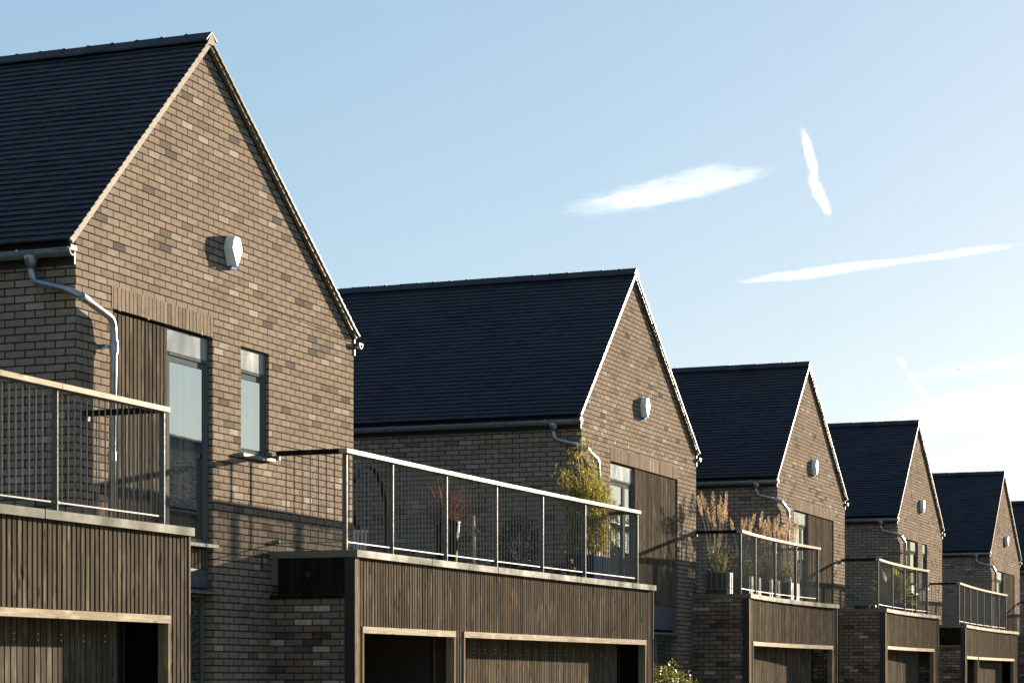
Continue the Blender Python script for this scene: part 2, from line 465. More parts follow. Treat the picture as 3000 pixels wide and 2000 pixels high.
def make_gutter(root, side):
    # half-round gutter along the eave
    uc = UL+.06 if side == 0 else UR-.0
    if side == 0: uc = -.145
    else: uc = W + .10
    zt = 5.55; r = .056
    m = MB(); n = 10
    inner = r-.004
    prof = [(uc + r*math.cos(math.pi + math.pi*k/n), zt + 1.15*r*math.sin(math.pi + math.pi*k/n)) for k in range(n+1)]
    prof2 = [(uc + inner*math.cos(math.pi + math.pi*k/n), zt + 1.15*inner*math.sin(math.pi + math.pi*k/n)) for k in range(n+1)]
    v0, v1 = -.045, DEPTH
    def strip(pr, a, b):
        for k in range(len(pr)-1):
            m.quad((pr[k][0], a, pr[k][1]), (pr[k+1][0], a, pr[k+1][1]), (pr[k+1][0], b, pr[k+1][1]), (pr[k][0], b, pr[k][1]))
    strip(prof, v0, v1); strip(prof2, v0+.002, v1)
    # rolled front bead
    bu = prof[0][0] if side == 0 else prof[-1][0]
    m.tube([(bu, v0, zt), (bu, v1, zt)], .008, 6)
    v = .5
    while v < DEPTH:                     # brackets
        for k in range(n):
            a, b = prof[k], prof[k+1]
            def o(p): return (uc+(p[0]-uc)*1.06, zt+(p[1]-zt)*1.06)
            A, B = o(a), o(b)
            m.quad((A[0], v, A[1]), (B[0], v, B[1]), (B[0], v+.03, B[1]), (A[0], v+.03, A[1]))
        m.box(bu-.012, bu+.012, v, v+.03, zt-.004, zt+.018)
        v += .85
    g = m.build('gutter', M['gutter'], root)
    # open end with a bright rolled rim
    e = MB()
    for k in range(n):
        a, b, c, d = prof[k], prof[k+1], prof2[k+1], prof2[k]
        def s(p, f): return (uc+(p[0]-uc)*f, zt+(p[1]-zt)*f)
        A, B = s(a, 1.0), s(b, 1.0); C, D = s(b, .74), s(a, .74)
        e.hexa([(A[0], v0-.014, A[1]), (B[0], v0-.014, B[1]), (C[0], v0-.014, C[1]), (D[0], v0-.014, D[1]),
                (A[0], v0-.001, A[1]), (B[0], v0-.001, B[1]), (C[0], v0-.001, C[1]), (D[0], v0-.001, D[1])])
    e.box(uc-r*1.0, uc+r*1.0, v0-.014, v0-.001, zt-.012, zt+.006)
    e.build('end_rim', M['sill'], g)
    return g

def make_alarm(root):
    ar = empty('alarm_box', (3.05, 0, 6.09)); ar.parent = root; ar.scale = (.92, .92, .95)
    # outline of the shield-shaped case (u, z) around its centre
    out = [(-.055,.172),(.055,.172),(.105,.125),(.145,.02),(.068,-.168),(-.068,-.168),(-.145,.02),(-.105,.125)]
    inn = [(-.05,.160),(.05,.160),(.088,.115),(.118,.02),(.010,-.166),(-.010,-.166),(-.118,.02),(-.088,.115)]
    b, f = -.002, -.108
    m = MB(); n = len(out)
    mid = -.03
    for k in range(n):
        k2 = (k+1) % n
        m.quad((out[k][0], b, out[k][1]), (out[k2][0], b, out[k2][1]), (out[k2][0], mid, out[k2][1]), (out[k][0], mid, out[k][1]))
        m.quad((out[k][0], mid, out[k][1]), (out[k2][0], mid, out[k2][1]), (inn[k2][0], f, inn[k2][1]), (inn[k][0], f, inn[k][1]))
    m.poly([(p[0], f, p[1]) for p in inn])
    m.build('case', M['white'], ar)
    l = MB(); l.hexa([(-.058,-.06,-.20),(.058,-.06,-.20),(.058,-.004,-.20),(-.058,-.004,-.20),(-.06,-.062,-.166),(.06,-.062,-.166),(.06,-.004,-.166),(-.06,-.004,-.166)])
    l.build('strobe_lens', M['blue'], ar)
    return ar

def make_house(kind):
    root = empty('brick_house', (0,0,0))
    m = MB()
    zt = 2.42 if kind == 'A' else 2.38
    if kind == 'A':
        OU0, OU1, OZ = .67, 2.68, 5.12
        holes = [(OU0, OU1, .1, OZ), (3.31, 3.97, 3.93, OZ)]
        us = [0, .67, 2.68, 3.31, 3.97, W]; zs = [-.4, .1, 3.93, 5.12, 5.58]
    else:
        OU0, OU1, OZ = 1.39, 5.05, 5.07
        holes = [(OU0, OU1, .1, OZ)]
        us = [0, 1.39, 5.05, W]; zs = [-.4, .1, 5.07, 5.58]
    grid_wall(m, us, zs, holes, 0)
    zL, zR = slope_z(0, .10), slope_z(W, .10)
    m.poly([(0,0,5.58), (W,0,5.58), (W,0,zR), (AU,0,ZA-.10), (0,0,zL)])
    for (a, b, c, d) in holes:
        dp = .14
        m.quad((a,0,c),(a,dp,c),(a,dp,d),(a,0,d)); m.quad((b,0,c),(b,dp,c),(b,dp,d),(b,0,d))
        m.quad((a,0,d),(b,0,d),(b,dp,d),(a,dp,d)); m.quad((a,0,c),(b,0,c),(b,dp,c),(a,dp,c))
    m.quad((0,0,-.4),(0,DEPTH,-.4),(0,DEPTH,zL),(0,0,zL)); m.quad((W,0,-.4),(W,DEPTH,-.4),(W,DEPTH,zR),(W,0,zR))
    m.poly([(0,DEPTH,-.4),(W,DEPTH,-.4),(W,DEPTH,zR),(AU,DEPTH,ZA-.10),(0,DEPTH,zL)])
    m.build('wall', M['brick'], root)
    make_roof_meshes(root)
    # brick-on-end lintel course, 2 mm proud
    s = MB()
    if kind == 'A': s.box(.65, 2.68, -.003, .05, 5.12, 5.335)
    else: s.box(1.39, 5.05, -.003, .05, 5.07, 5.285)
    s.build('brick_lintel', M['soldier'], root)
    # fascia under both gutters
    f = MB(); f.box(-.022, -.001, .0, DEPTH, 5.43, 5.60); f.box(-.13, -.0225, -.03, DEPTH, 5.555, 5.60); f.build('fascia', M['fascia'], root)
    f = MB(); f.box(W+.001, W+.03, -.012, DEPTH, 5.40, 5.60); f.build('fascia', M['fascia'], root)
    make_gutter(root, 0); make_gutter(root, 1)
    # downpipe: outlet cone, swan neck round the corner, drop on the gable
    zo = 5.60
    d = MB()
    d.tube([(-.145, .40, 5.515), (-.145, .40, 5.49), (-.140, .40, 5.40)], [.074, .072, .040], 14)
    pts = curve_pts([(-.140,.40,5.42),(-.125,.385,5.275),(-.085,.05,5.19),(-.03,-.085,5.12),(.52,-.085,4.99),(.545,-.085,4.82),(.50,-.085,2.9)], 6)
    d.tube(pts, .036, 12)
    dp = d.build('downpipe', M['gutter'], root, smooth=True)
    for (p, q_, rr) in (((.543,-.085,4.66),(.545,-.085,4.78),.044), ((-.126,.36,5.268),(-.123,.335,5.262),.040), ((-.03,-.085,5.122),(.07,-.085,5.098),.041), ((.518,-.085,3.62),(.519,-.085,3.70),.042)):
        br = MB(); br.tube([p, q_], rr, 12)
        if p[2] == 4.66: br.box(.40,.51,-.075,-.001,4.70,4.73)
        br.build('pipe_bracket', M['gutter'], dp)
    make_alarm(root)
    # weep vents: little white bars above the openings
    spots = [(.80,5.11),(1.35,5.105),(2.45,5.11),(2.90,5.12),(4.25,5.11)] if kind == 'A' else [(.95,5.44),(1.62,5.36),(2.3,5.36),(2.85,5.36),(3.6,5.36),(4.4,5.36)]
    for (u, z) in spots:
        w = MB(); w.box(u, u+.008, -.003, .02, z, z+.042); w.build('weep_vent', M['sill'], root)
    # infill of the tall opening
    if kind == 'A':
        win_frame(root, 1.77, 2.66, 2.92, 5.10, .045, transom=4.86, sill=True)
        win_frame(root, 3.315, 3.965, 3.95, 5.115, .04, transom=4.875, sill=True)
        tp = MB(); slats(tp, .71, 1.76, .018, .05, 2.92, 5.085); tpo = tp.build('timber_panel', M['slat'], root)
        bk = MB(); bk.box(.68, 1.765, .052, .13, 2.9, 5.11); bk.box(.68, 2.67, .09, .13, 2.43, 2.9); bk.build('panel_backing', M['backing'], tpo)
        tp2 = MB(); slats(tp2, .72, 2.66, .04, .08, 2.67, 2.875); tp2.build('timber_panel', M['slat'], root)
        b = MB(); b.box(.69, 2.665, .05, .085, 2.47, 2.665); b.build('spandrel_board', M['board'], root)
        fl = MB(); fl.hexa([(.66,-.05,2.40),(2.70,-.05,2.40),(2.70,.12,2.43),(.66,.12,2.43),(.66,-.05,2.425),(2.70,-.05,2.425),(2.70,.12,2.468),(.66,.12,2.468)])
        fl.build('flashing', M['gutter'], root)
        fd = MB(); fd.box(.70, 1.72, .09, .13, .12, 2.395); slats(fd, .74, 1.68, .075, .0895, .16, 2.35, .105, .098); fd.build('front_door', M['fascia'], root)
        win_frame(root, 1.74, 2.66, .12, 2.395, .09)
    else:
        win_frame(root, 1.40, 2.69, 2.92, 5.055, .045, transom=4.80, mull=2.20, sill=True)
        tp = MB(); slats(tp, 2.72, 5.03, .018, .05, 2.86, 5.05); tpo = tp.build('timber_panel', M['slat'], root)
        jb = MB(); jb.box(2.692, 2.712, .0, .07, 2.9, 5.05); jb.build('jamb_board', M['palev'], tpo)
        bk = MB(); bk.box(2.71, 5.045, .052, .13, 2.85, 5.06); bk.box(1.40, 5.045, .10, .13, 2.40, 2.9); bk.build('panel_backing', M['backing'], tpo)
        b = MB(); b.box(1.40, 5.045, .03, .085, 2.45, 2.852); b.build('spandrel_board', M['board'], root)
        fl = MB(); fl.hexa([(1.37,-.05,2.36),(5.07,-.05,2.36),(5.07,.12,2.39),(1.37,.12,2.39),(1.37,-.05,2.385),(5.07,-.05,2.385),(5.07,.12,2.428),(1.37,.12,2.428)])
        fl.build('flashing', M['gutter'], root)
        fd = MB(); fd.box(1.41, 3.18, .09, .13, .12, 2.355); slats(fd, 1.45, 3.14, .075, .0895, .16, 2.31, .105, .098); fd.build('front_door', M['fascia'], root)
        win_frame(root, 3.2, 5.04, .12, 2.355, .09, mull=4.1)
    return root

A = make_house('A'); B = make_house('B')
HG_NAME = 'row of brick gable houses'
houses = [A, B]
houses += [copy_tree(B), copy_tree(A), copy_tree(B), copy_tree(B)]
HL = ['nearest brick gable house, cut by the left edge, with one tall and one small window',
      'second brick gable house from the left, its upper window partly behind a bamboo',
      'brick gable house in the middle of the row, behind the terrace with feathery grasses',
      'brick gable house with two narrow windows, behind the terrace with the spiky yucca',
      'small far brick gable house, last one whose whole gable shows at the right edge',
      'farthest brick house, only its dark roof slope showing at the right edge']
for o, x, g, z, l in zip(houses, HX, HG, HZ, HL):
    o.location = (x, g, z); tag(o, l, 'house', HG_NAME)

# ------------------------------------------------------------------ garages with roof terraces
def quad_fn(p):
    (x0,y0),(x1,y1),(x2,y2) = p
    def f(x):
        return y0*(x-x1)*(x-x2)/((x0-x1)*(x0-x2)) + y1*(x-x0)*(x-x2)/((x1-x0)*(x1-x2)) + y2*(x-x0)*(x-x1)/((x2-x0)*(x2-x1))
    return f

def sweep(m, xs, f, dy0, dy1, z0, z1):
    """box section along a front curve, offsets dy0..dy1 behind the curve"""
    for a, b in zip(xs[:-1], xs[1:]):
        m.hexa([(a,f(a)+dy0,z0),(b,f(b)+dy0,z0),(b,f(b)+dy1,z0),(a,f(a)+dy1,z0),
                (a,f(a)+dy0,z1),(b,f(b)+dy0,z1),(b,f(b)+dy1,z1),(a,f(a)+dy1,z1)])
def lin(a, b, n): return [a+(b-a)*k/n for k in range(n+1)]

def make_garage(i, cop, front, xl, openings, double, label, rail_xr, rail_posts, prev_wall, door=True):
    """cop: coping top above eye. all x absolute; meshes are stored relative to the root."""
    gx, gy = HX[i], HG[i]
    root = empty('garage', (gx, gy, 0))
    tag(root, label, 'garage', 'timber-clad garages with roof terraces between the houses')
    ct = cop + EYE
    f0 = quad_fn([(x-gx, y-gy) for x, y in front])
    L, Rr = xl-gx, .34
    prevx, prevg = prev_wall           # right-hand face x and gable y of the previous house
    pu = prevx-gx; pg = prevg-gy
    N = 10
    # coping: front strip and both returns
    m = MB(); xs = lin(L, Rr, N)
    sweep(m, xs, f0, 0, .26, ct-.012, ct); sweep(m, xs, f0, 0, .012, ct-.078, ct-.012)
    m.box(L, L+.26, f0(L)+.262, pg-.002, ct-.012, ct); m.box(L, L+.012, f0(L)+.0121, pg-.002, ct-.078, ct-.0125)
    m.box(Rr-.26, Rr, f0(Rr)+.262, -.002, ct-.012, ct); m.box(Rr-.012, Rr, f0(Rr)+.0121, -.002, ct-.078, ct-.0125)
    for k in range(1, int((Rr-L)/2.4)+1):      # joint straps
        x = L + k*2.4 - .9*((k*7) % 3)/3
        m.box(x, x+.006, f0(x)-.0025, f0(x)+.05, ct-.079, ct+.0015)
    m.build('coping', M['coping'], root)
    lt = ct-.835; lb = ct-.908
    # front cladding slats
    fy = .045
    s = MB(); pitch = .075; wd = .047
    x = L + .115; xe = Rr - .045
    ops = [(a-gx if a > 5 else a, b-gx if b > 5 else b) for a, b in openings]
    n = int(round((xe-x)/pitch)); p = (xe-x)/n
    for k in range(n):
        a = x + k*p + .014; b = a + wd
        mid = (a+b)/2
        low = -.0
        for (o0, o1) in ops:
            if o0 < mid < o1: low = lt + .004
        j = random.uniform(-.002, .002)
        ya, yb = f0(a)+fy+j, f0(b)+fy+j
        s.hexa([(a,ya,low),(b,yb,low),(b,yb+.028,low),(a,ya+.028,low),(a,ya,ct-.074),(b,yb,ct-.074),(b,yb+.028,ct-.074),(a,ya+.028,ct-.074)])
    cl = s.build('front_cladding', M['slat'], root)
    bk = MB()
    cuts = sorted([L+.02] + [v for o in ops for v in o] + [Rr-.02])
    sweep(bk, lin(L+.02, Rr-.02, N), f0, fy+.031, fy+.10, lt-.02, ct-.08)
    for a, b in zip(cuts[::2], cuts[1::2]):
        if b-a > .02: sweep(bk, lin(a, b, 2), f0, fy+.031, fy+.10, 0, lt-.0205)
    bk.build('cladding_backing', M['backing'], cl)
    cp = MB()
    cp.box(L+.028, L+.108, f0(L)+.03, f0(L)+.075, 0, ct-.079)
    cp.build('corner_post', M['palev'], root)
    cp = MB(); cp.box(L+.016, L+.027, f0(L)+.032, f0(L)+.16, 0, ct-.080); cp.build('corner_post', M['fascia'], root)
    cp = MB(); cp.box(Rr-.040, Rr-.012, f0(Rr)+.038, f0(Rr)+.085, lt+.02, ct-.079); cp.build('corner_post', M['palev'], root)
    cp = MB(); cp.box(Rr-.042, Rr-.010, f0(Rr)+.040, f0(Rr)+.11, 0, lt+.016); cp.build('corner_post', M['slat'], root)
    # lintel boards, jambs
    for (o0, o1) in ops:
        b = MB(); sweep(b, lin(o0, o1, 6), f0, fy-.014, fy+.10, lb, lt); b.build('lintel_board', M['pale'], root)
        for (u, sgn) in ((o0, 1), (o1, -1)):
            j = MB(); a0, a1 = sorted((u, u+sgn*.042))
            j.box(a0, a1, f0(u)+fy-.008, f0(u)+fy+.10, 0, lb-.001); j.build('jamb_board', M['palev'], root)
    # terrace deck and soffit
    zf = ct - .07
    xs = lin(L+.06, Rr-.03, N)
    pts = [(u, f0(u)+.155) for u in xs] + [(Rr-.03, -.004), (-.004, -.004), (-.004, 7.0), (pu+.004, 7.0), (pu+.004, pg-.004), (L+.06, pg-.004)]
    d = MB(); d.poly([(a, b, zf) for a, b in pts]); d.poly([(a, b, zf-.30) for a, b in pts][::-1])
    for k in range(len(pts)):
        a, b = pts[k], pts[(k+1) % len(pts)]
        d.quad((a[0],a[1],zf-.30),(b[0],b[1],zf-.30),(b[0],b[1],zf),(a[0],a[1],zf))
    d.build('terrace_deck', M['deck'], root)
    # left wall
    ytop = ct-.53 if double else ct-.080
    w = MB(); w.box(L+.03, L+.13, f0(L)+.161, pg-.003, -.3, ytop - (0 if double else .002)); w.build('brick_wall', M['brick_mixed'], root)
    if double:
        s = MB(); y = f0(L)+.165
        while y < pg-.11:
            s.box(L+.020, L+.045, y, y+.098, ytop+.045, ct-.08); y += .102
        s.box(L+.012, L+.05, f0(L)+.161, pg-.004, ytop+.002, ytop+.04)
        sc = s.build('side_cladding', M['fascia_slat'], root)
        k = MB(); k.tube([(L+.02, -.30, ct-.245), (L-.10, -.36, ct-.25), (L-.16, -.38, ct-.275)], [.03, .03, .034], 10); k.build('overflow_spout', M['black'], root)
        k = MB(); k.tube(curve_pts([(L+.0, pg-.012, ct-.05), (L-.17, pg-.02, ct-.03), (L-.20, pg-.02, ct-.14), (L-.19, pg-.012, ct-.21)], 5), .009, 6); k.build('cable', M['black'], root)
    sp = MB(); sp.box(.20, .285, f0(.25)+.16, -.006, -.1, zf-.303); sp.build('side_panel', M['brick_mixed'] if i in (2, 3) else M['fascia_slat'], root)  # panel added to block low sun through the open garage end
    # interior: rear wall and partition, so the openings look into a deep dark bay
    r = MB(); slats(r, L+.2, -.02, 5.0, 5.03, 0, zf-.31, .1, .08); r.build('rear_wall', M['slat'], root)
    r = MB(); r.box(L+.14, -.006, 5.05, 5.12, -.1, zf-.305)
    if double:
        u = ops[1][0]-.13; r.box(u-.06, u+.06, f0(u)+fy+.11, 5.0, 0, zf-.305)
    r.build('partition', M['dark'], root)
    # sliding door
    if door:
        o0, o1 = ops[-1]
        s = MB(); u1 = o1 - .36; u = o0 - .2; n = int((u1-u)/.09)
        for k in range(n):
            a = u + k*.09; b = a + .072; j = random.uniform(-.0015, .0015)
            ya, yb = f0(a)+.33+j, f0(b)+.33+j
            s.hexa([(a,ya,.03),(b,yb,.03),(b,yb+.03,.03),(a,ya+.03,.03),(a,ya,zf-.32),(b,yb,zf-.32),(b,yb+.03,zf-.32),(a,ya+.03,zf-.32)])
        dr = s.build('sliding_door', M['slat'], root)
        b = MB(); sweep(b, lin(u, u1, 6), f0, .362, .40, .03, zf-.32); b.box(u1+.002, u1+.03, f0(u1)+.325, f0(u1)+.41, .03, zf-.325); b.build('door_backing', M['backing'], dr)  # end strip is black so the sunlit door edge reads as shade
        b = MB()
        k = 0
        for q in range(n):
            if q % 4 == 1:
                a = u + q*.09 + .036
                for z in (ct-1.035, ct-1.085): b.tube([(a, f0(a)+.332, z), (a, f0(a)+.322, z)], .007, 6)
        b.build('door_bolts', M['white'], dr)
    # railing
    rail = empty('railing', (L+.17, 0, ct)); rail.parent = root
    ox = L+.17
    ri = .235
    rt = 1.128
    xr = rail_xr - gx if rail_xr > 5 else rail_xr
    XL = L + .17
    g = lambda u: f0(u)+ri
    h = MB(); ns = max(4, int((xr-XL)/.9))
    xs = lin(XL-.05, xr+.05, ns)
    for a, b in zip(xs[:-1], xs[1:]):
        gap = .003
        h.hexa([(a-ox+gap, g(a)-.055, rt-.047), (b-ox-gap, g(b)-.055, rt-.047), (b-ox-gap, g(b)+.045, rt-.047), (a-ox+gap, g(a)+.045, rt-.047),
                (a-ox+gap, g(a)-.055, rt), (b-ox-gap, g(b)-.055, rt), (b-ox-gap, g(b)+.045, rt), (a-ox+gap, g(a)+.045, rt)])
    h.build('handrail', M['pale'], rail)
    for (u, yend) in ((XL, pg), (xr, 0)):
        h = MB(); h.box(u-.05-ox, u+.05-ox, g(u)+.048, yend-.03, rt-.047, rt-.001); h.build('handrail', M['fascia_slat'], rail)  # return rails: their shaded side put in as near-black colour
    st = MB(); sweep(st, [x for x in lin(XL, xr, 8)], lambda u: g(u), -.012, .012, rt-.056, rt-.049)
    st.v = [(x-ox, y, z) for x, y, z in st.v]
    for (u, yend) in ((XL, pg), (xr, 0)): st.box(u-.012-ox, u+.012-ox, g(u)+.013, yend-.004, rt-.056, rt-.049)
    st.build('top_bar', M['galv'], rail)
    posts = [XL+.012] + [p - gx if p > 5 else p for p in rail_posts] + [xr-.012]
    for u in posts:
        q = MB(); q.box(u-.008-ox, u+.008-ox, g(u)-.028, g(u)+.028, 0, rt-.057)
        q.box(u-.045-ox, u+.045-ox, g(u)-.028, g(u)+.028, 0, .006)
        q.build('post', M['galv'], rail)
    for a, b in zip(posts[:-1], posts[1:]):
        q = MB()
        ns = max(1, int(round((b-a)/.101))); st_ = (b-a)/ns
        for k in range(1, ns):
            u = a + k*st_
            q.tube([(u-ox, g(u), .10), (u-ox, g(u), rt-.057)], .0066, 6, caps=False)
        sub = lin(a+.014, b-.014, 4)
        for p0, p1 in zip(sub[:-1], sub[1:]):
            q.hexa([(p0-ox,g(p0)-.012,.095),(p1-ox,g(p1)-.012,.095),(p1-ox,g(p1)+.012,.095),(p0-ox,g(p0)+.012,.095),
                    (p0-ox,g(p0)-.012,.107),(p1-ox,g(p1)-.012,.107),(p1-ox,g(p1)+.012,.107),(p0-ox,g(p0)+.012,.107)])
        for u in (a+.03, b-.03): q.box(u-.018-ox, u+.018-ox, g(u)-.016, g(u)+.016, .089, .113)
        q.build('baluster_panel', M['baluster'], rail)
    for (u, yend) in ((XL, pg), (xr, 0)):
        q = MB(); y = g(u)+.12
        while y < yend-.05:
            q.tube([(u-ox, y, .10), (u-ox, y, rt-.057)], .0066, 6, caps=False); y += .1
        q.box(u-.01-ox, u+.01-ox, g(u)+.03, yend-.02, .095, .105)
        q.build('baluster_panel', M['baluster'], rail)
        for z in (.09, rt-.10):
            q = MB(); q.box(u-.02-ox, u+.02-ox, yend-.055, yend-.001, z, z+.045); q.build('wall_bracket', M['galv'], rail)
    return root, f0

M['fascia_slat'] = slat_mat('black_boards', [(0., (.012,.011,.010)), (1., (.020,.018,.016))])
PR = [(HX[k]+W, HG[k]) for k in range(6)]
make_garage(0, 1.41, [(11.9, 10.42), (15.2, 10.40), (18.63, 10.387)], 11.9, [(12.6, 18.238)], False,
            'nearest timber-clad garage with terrace railing, cut by the left edge, empty of plants', .15,
            [HX[0]-1.68, HX[0]-3.35, HX[0]-5.0], (12.4, 11.45))
make_garage(1, 1.40, [(22.25, 10.39), (27.4, 10.36), (32.58, 10.20)], 22.25, [(22.47, 25.15), (25.41, 32.23)], True,
            'wide timber-clad garage with two openings under the terrace holding a bamboo', HX[1]+.12,
            [HX[1]-8.55, HX[1]-6.95, HX[1]-5.32, HX[1]-3.69, HX[1]-2.07], PR[0])
make_garage(2, 1.475, [(38.16, 10.21), (41.3, 10.31), (44.646, 10.10)], 38.16, [(38.55, 44.366)], False,
            'timber-clad garage with curved front under the terrace of feathery grasses', HX[2]-.30,
            [HX[2]-4.70, HX[2]-3.17, HX[2]-1.73], PR[1])
make_garage(3, 1.55, [(49.8, 10.19), (52.9, 10.30), (56.28, 10.16)], 49.8, [(50.15, 55.82)], False,
            'timber-clad garage with curved front under the terrace with the spiky yucca', HX[3]-.05,
            [HX[3]-3.9, HX[3]-2.45, HX[3]-1.2], PR[2])
make_garage(4, 1.41, [(59.9, 10.12), (64.5, 10.32), (70.267, 10.26)], 59.9, [(60.3, 62.9), (63.1, 69.65)], True,
            'far timber-clad garage with two openings and a bare railed terrace at the right edge', HX[4]-.6,
            [HX[4]-8.6, HX[4]-7.25, HX[4]-5.9, HX[4]-4.55, HX[4]-3.2, HX[4]-1.85], PR[3])
make_garage(5, 1.41, [(75.75, 10.1), (79.0, 10.3), (82.79, 10.05)], 75.75, [(76.1, 82.4)], False,
            'farthest timber-clad garage, only the end of its railing showing at the right edge', HX[5]-.05,
            [HX[5]-4.6, HX[5]-3.1, HX[5]-1.6], PR[4])

# ------------------------------------------------------------------ plants and terrace furniture
ML = {}
ML['bamboo'] = leaf_mat('bamboo_leaf', [(0., (.06,.07,.016)), (.35, (.18,.17,.03)), (.7, (.32,.27,.045)), (1., (.50,.39,.065))], .42)
ML['phormium'] = leaf_mat('red_strap_leaf', [(0., (.05,.025,.017)), (.55, (.10,.042,.025)), (.9, (.20,.08,.042)), (1., (.42,.10,.06))], .4, .35)
ML['yucca'] = leaf_mat('yucca_leaf', [(0., (.08,.11,.025)), (.5, (.22,.23,.05)), (1., (.60,.53,.13))], .5, .4)
ML['grassb'] = leaf_mat('grass_blade', [(0., (.07,.09,.02)), (.6, (.16,.14,.05)), (1., (.34,.26,.13))], .45)
ML['plume'] = leaf_mat('grass_plume', [(0., (.22,.145,.08)), (.6, (.34,.24,.14)), (1., (.48,.37,.25))], .5, .8)
ML['bush'] = leaf_mat('bush_leaf', [(0., (.05,.065,.015)), (.6, (.13,.13,.025)), (1., (.26,.24,.06))], .3, .35)
ML['dark'] = leaf_mat('dark_leaf', [(0., (.012,.018,.008)), (1., (.04,.05,.02))], .3)
ML['flower'] = leaf_mat('yellow_flower', [(0., (.55,.38,.02)), (1., (.75,.55,.05))], .4)

def leaf(m, p, d, up, ln, wd):
    """pointed leaf of two folded quads"""
    d = d.normalized(); s = d.cross(up)
    if s.length < 1e-4: s = d.cross(Vector((1,0,0)))
    s.normalize(); n = s.cross(d).normalized()
    a, b = p, p + d*ln
    m1 = p + d*ln*.45
    l = m1 + s*wd*.5 + n*wd*.15; r = m1 - s*wd*.5 + n*wd*.15
    k = len(m.v); m.v += [tuple(a), tuple(l), tuple(b), tuple(r)]; m.f.append((k, k+1, k+2, k+3))
def blade(m, p, d, ln, wd, droop, n=7):
    """arching strap leaf"""
    p = Vector(p); d = d.normalized(); s = d.cross(Vector((0,0,1)))
    if s.length < 1e-3: s = Vector((1,0,0))
    s.normalize(); pts = []
    q = p.copy(); dd = d.copy()
    for k in range(n+1):
        t = k/n; w = wd*(.55+.9*t if t < .5 else 1.0-(t-.5)*1.9)*.5
        pts.append((q - s*max(w, .0015), q + s*max(w, .0015)))
        q = q + dd*(ln/n); dd = (dd + Vector((0,0,-droop/n))).normalized()
    b = len(m.v)
    for a, c in pts: m.v += [tuple(a), tuple(c)]
    for k in range(n): m.f.append((b+2*k, b+2*k+1, b+2*k+3, b+2*k+2))
def rdir(rnd, up=.0):
    while True:
        v = Vector((rnd.uniform(-1,1), rnd.uniform(-1,1), rnd.uniform(-1,1)))
        if .05 < v.length < 1: v.normalize(); v.z += up; return v.normalized()

def ribbed_trough(name, x0, x1, y0, y1, z0, h, mat, parent):
    m = MB()
    m.box(x0+.012, x1-.012, y0+.012, y1-.012, z0, z0+h-.004)
    n = int((x1-x0)/.055)
    for k in range(n):
        a = x0 + k*(x1-x0)/n
        m.box(a, a+.038, y0, y0+.011, z0, z0+h); m.box(a, a+.038, y1-.011, y1, z0, z0+h)
    n = max(3, int((y1-y0)/.055))
    for k in range(n):
        a = y0 + k*(y1-y0)/n
        m.box(x0, x0+.011, a+.004, a+.042, z0, z0+h); m.box(x1-.011, x1, a+.004, a+.042, z0, z0+h)
    return m.build(name, mat, parent)

T2 = 1.40+EYE-.07; T3 = 1.475+EYE-.07; T4 = 1.55+EYE-.07

def bamboo():
    rnd = random.Random(11); x, y = 31.45, 10.90
    root = empty('bamboo_plant', (x, y, T2)); tag(root, 'tall yellow-green bamboo in a blue-grey box planter behind the terrace railing', 'plant')
    ribbed_trough('planter_box', -.55, .55, -.17, .17, 0, .47, M['bluegrey'], root)
    s = MB(); l = MB(); l.keep = True
    for k in range(34):
        bx, by = rnd.uniform(-.45,.50), rnd.uniform(-.12,.12)
        h = rnd.uniform(1.1, 1.68) * (1.0 - .25*abs(bx+.0))
        if k < 3: h = 1.92
        lean = Vector((bx*.35 + rnd.uniform(-.10,.26), rnd.uniform(-.20,.22), 1.0))
        pts = [Vector((bx, by, .40)) + Vector((lean.x*t*t, lean.y*t*t, t))*h*.92 for t in (0,.25,.5,.75,1.)]
        s.tube(pts, [.008,.007,.006,.0045,.002], 5, caps=False)
        for q in range(int(165*h/1.8)):
            t = rnd.uniform(.18, 1.0)
            i = min(3, int(t*4)); p = pts[i].lerp(pts[i+1], t*4-i)
            off = rdir(rnd)*rnd.uniform(.03, .27)*(1.15-.55*t)
            p = p + off
            if q % 4 == 0: s.tube([p-off, p], [.002,.001], 3, caps=False)
            for c in range(rnd.randint(1, 3)):
                d = rdir(rnd, -.05); leaf(l, p, d, Vector((0,0,1)), rnd.uniform(.05,.10), rnd.uniform(.014,.026))
    s.build('canes', M['bamboocane'], root); l.build('foliage', ML['bamboo'], root)
bamboo()

def phormium():
    rnd = random.Random(5); x, y = 27.55, 11.55
    root = empty('red_flax_plant', (x, y, T2)); tag(root, 'red spiky strap-leaved plant in a tall dark pot on the terrace', 'plant')
    m = MB(); m.tube([(0,0,0),(0,0,.05),(0,0,.45),(0,0,.72),(0,0,.75)], [.125,.13,.155,.175,.18], 20); m.build('pot', M['pot'], root, smooth=True)
    l = MB(); l.keep = True
    for k in range(170):
        a = rnd.uniform(0, 2*math.pi); el = rnd.uniform(.25, 1.35)
        d = Vector((math.cos(a)*math.cos(el), math.sin(a)*math.cos(el), math.sin(el)))
        blade(l, (math.cos(a)*.06, math.sin(a)*.06, .72), d, rnd.uniform(.45,.85), rnd.uniform(.012,.022), rnd.uniform(.5,1.7))
    l.build('leaves', ML['phormium'], root)
phormium()
m = MB(); m.tube([(27.66,11.2,T2),(27.70,11.22,T2+.42),(27.735,11.24,T2+.83)], [.022,.02,.018], 8)
tag(m.build('pole', M['cane'], smooth=True), 'pale bare stick standing upright beside the tall dark pot', 'stick')

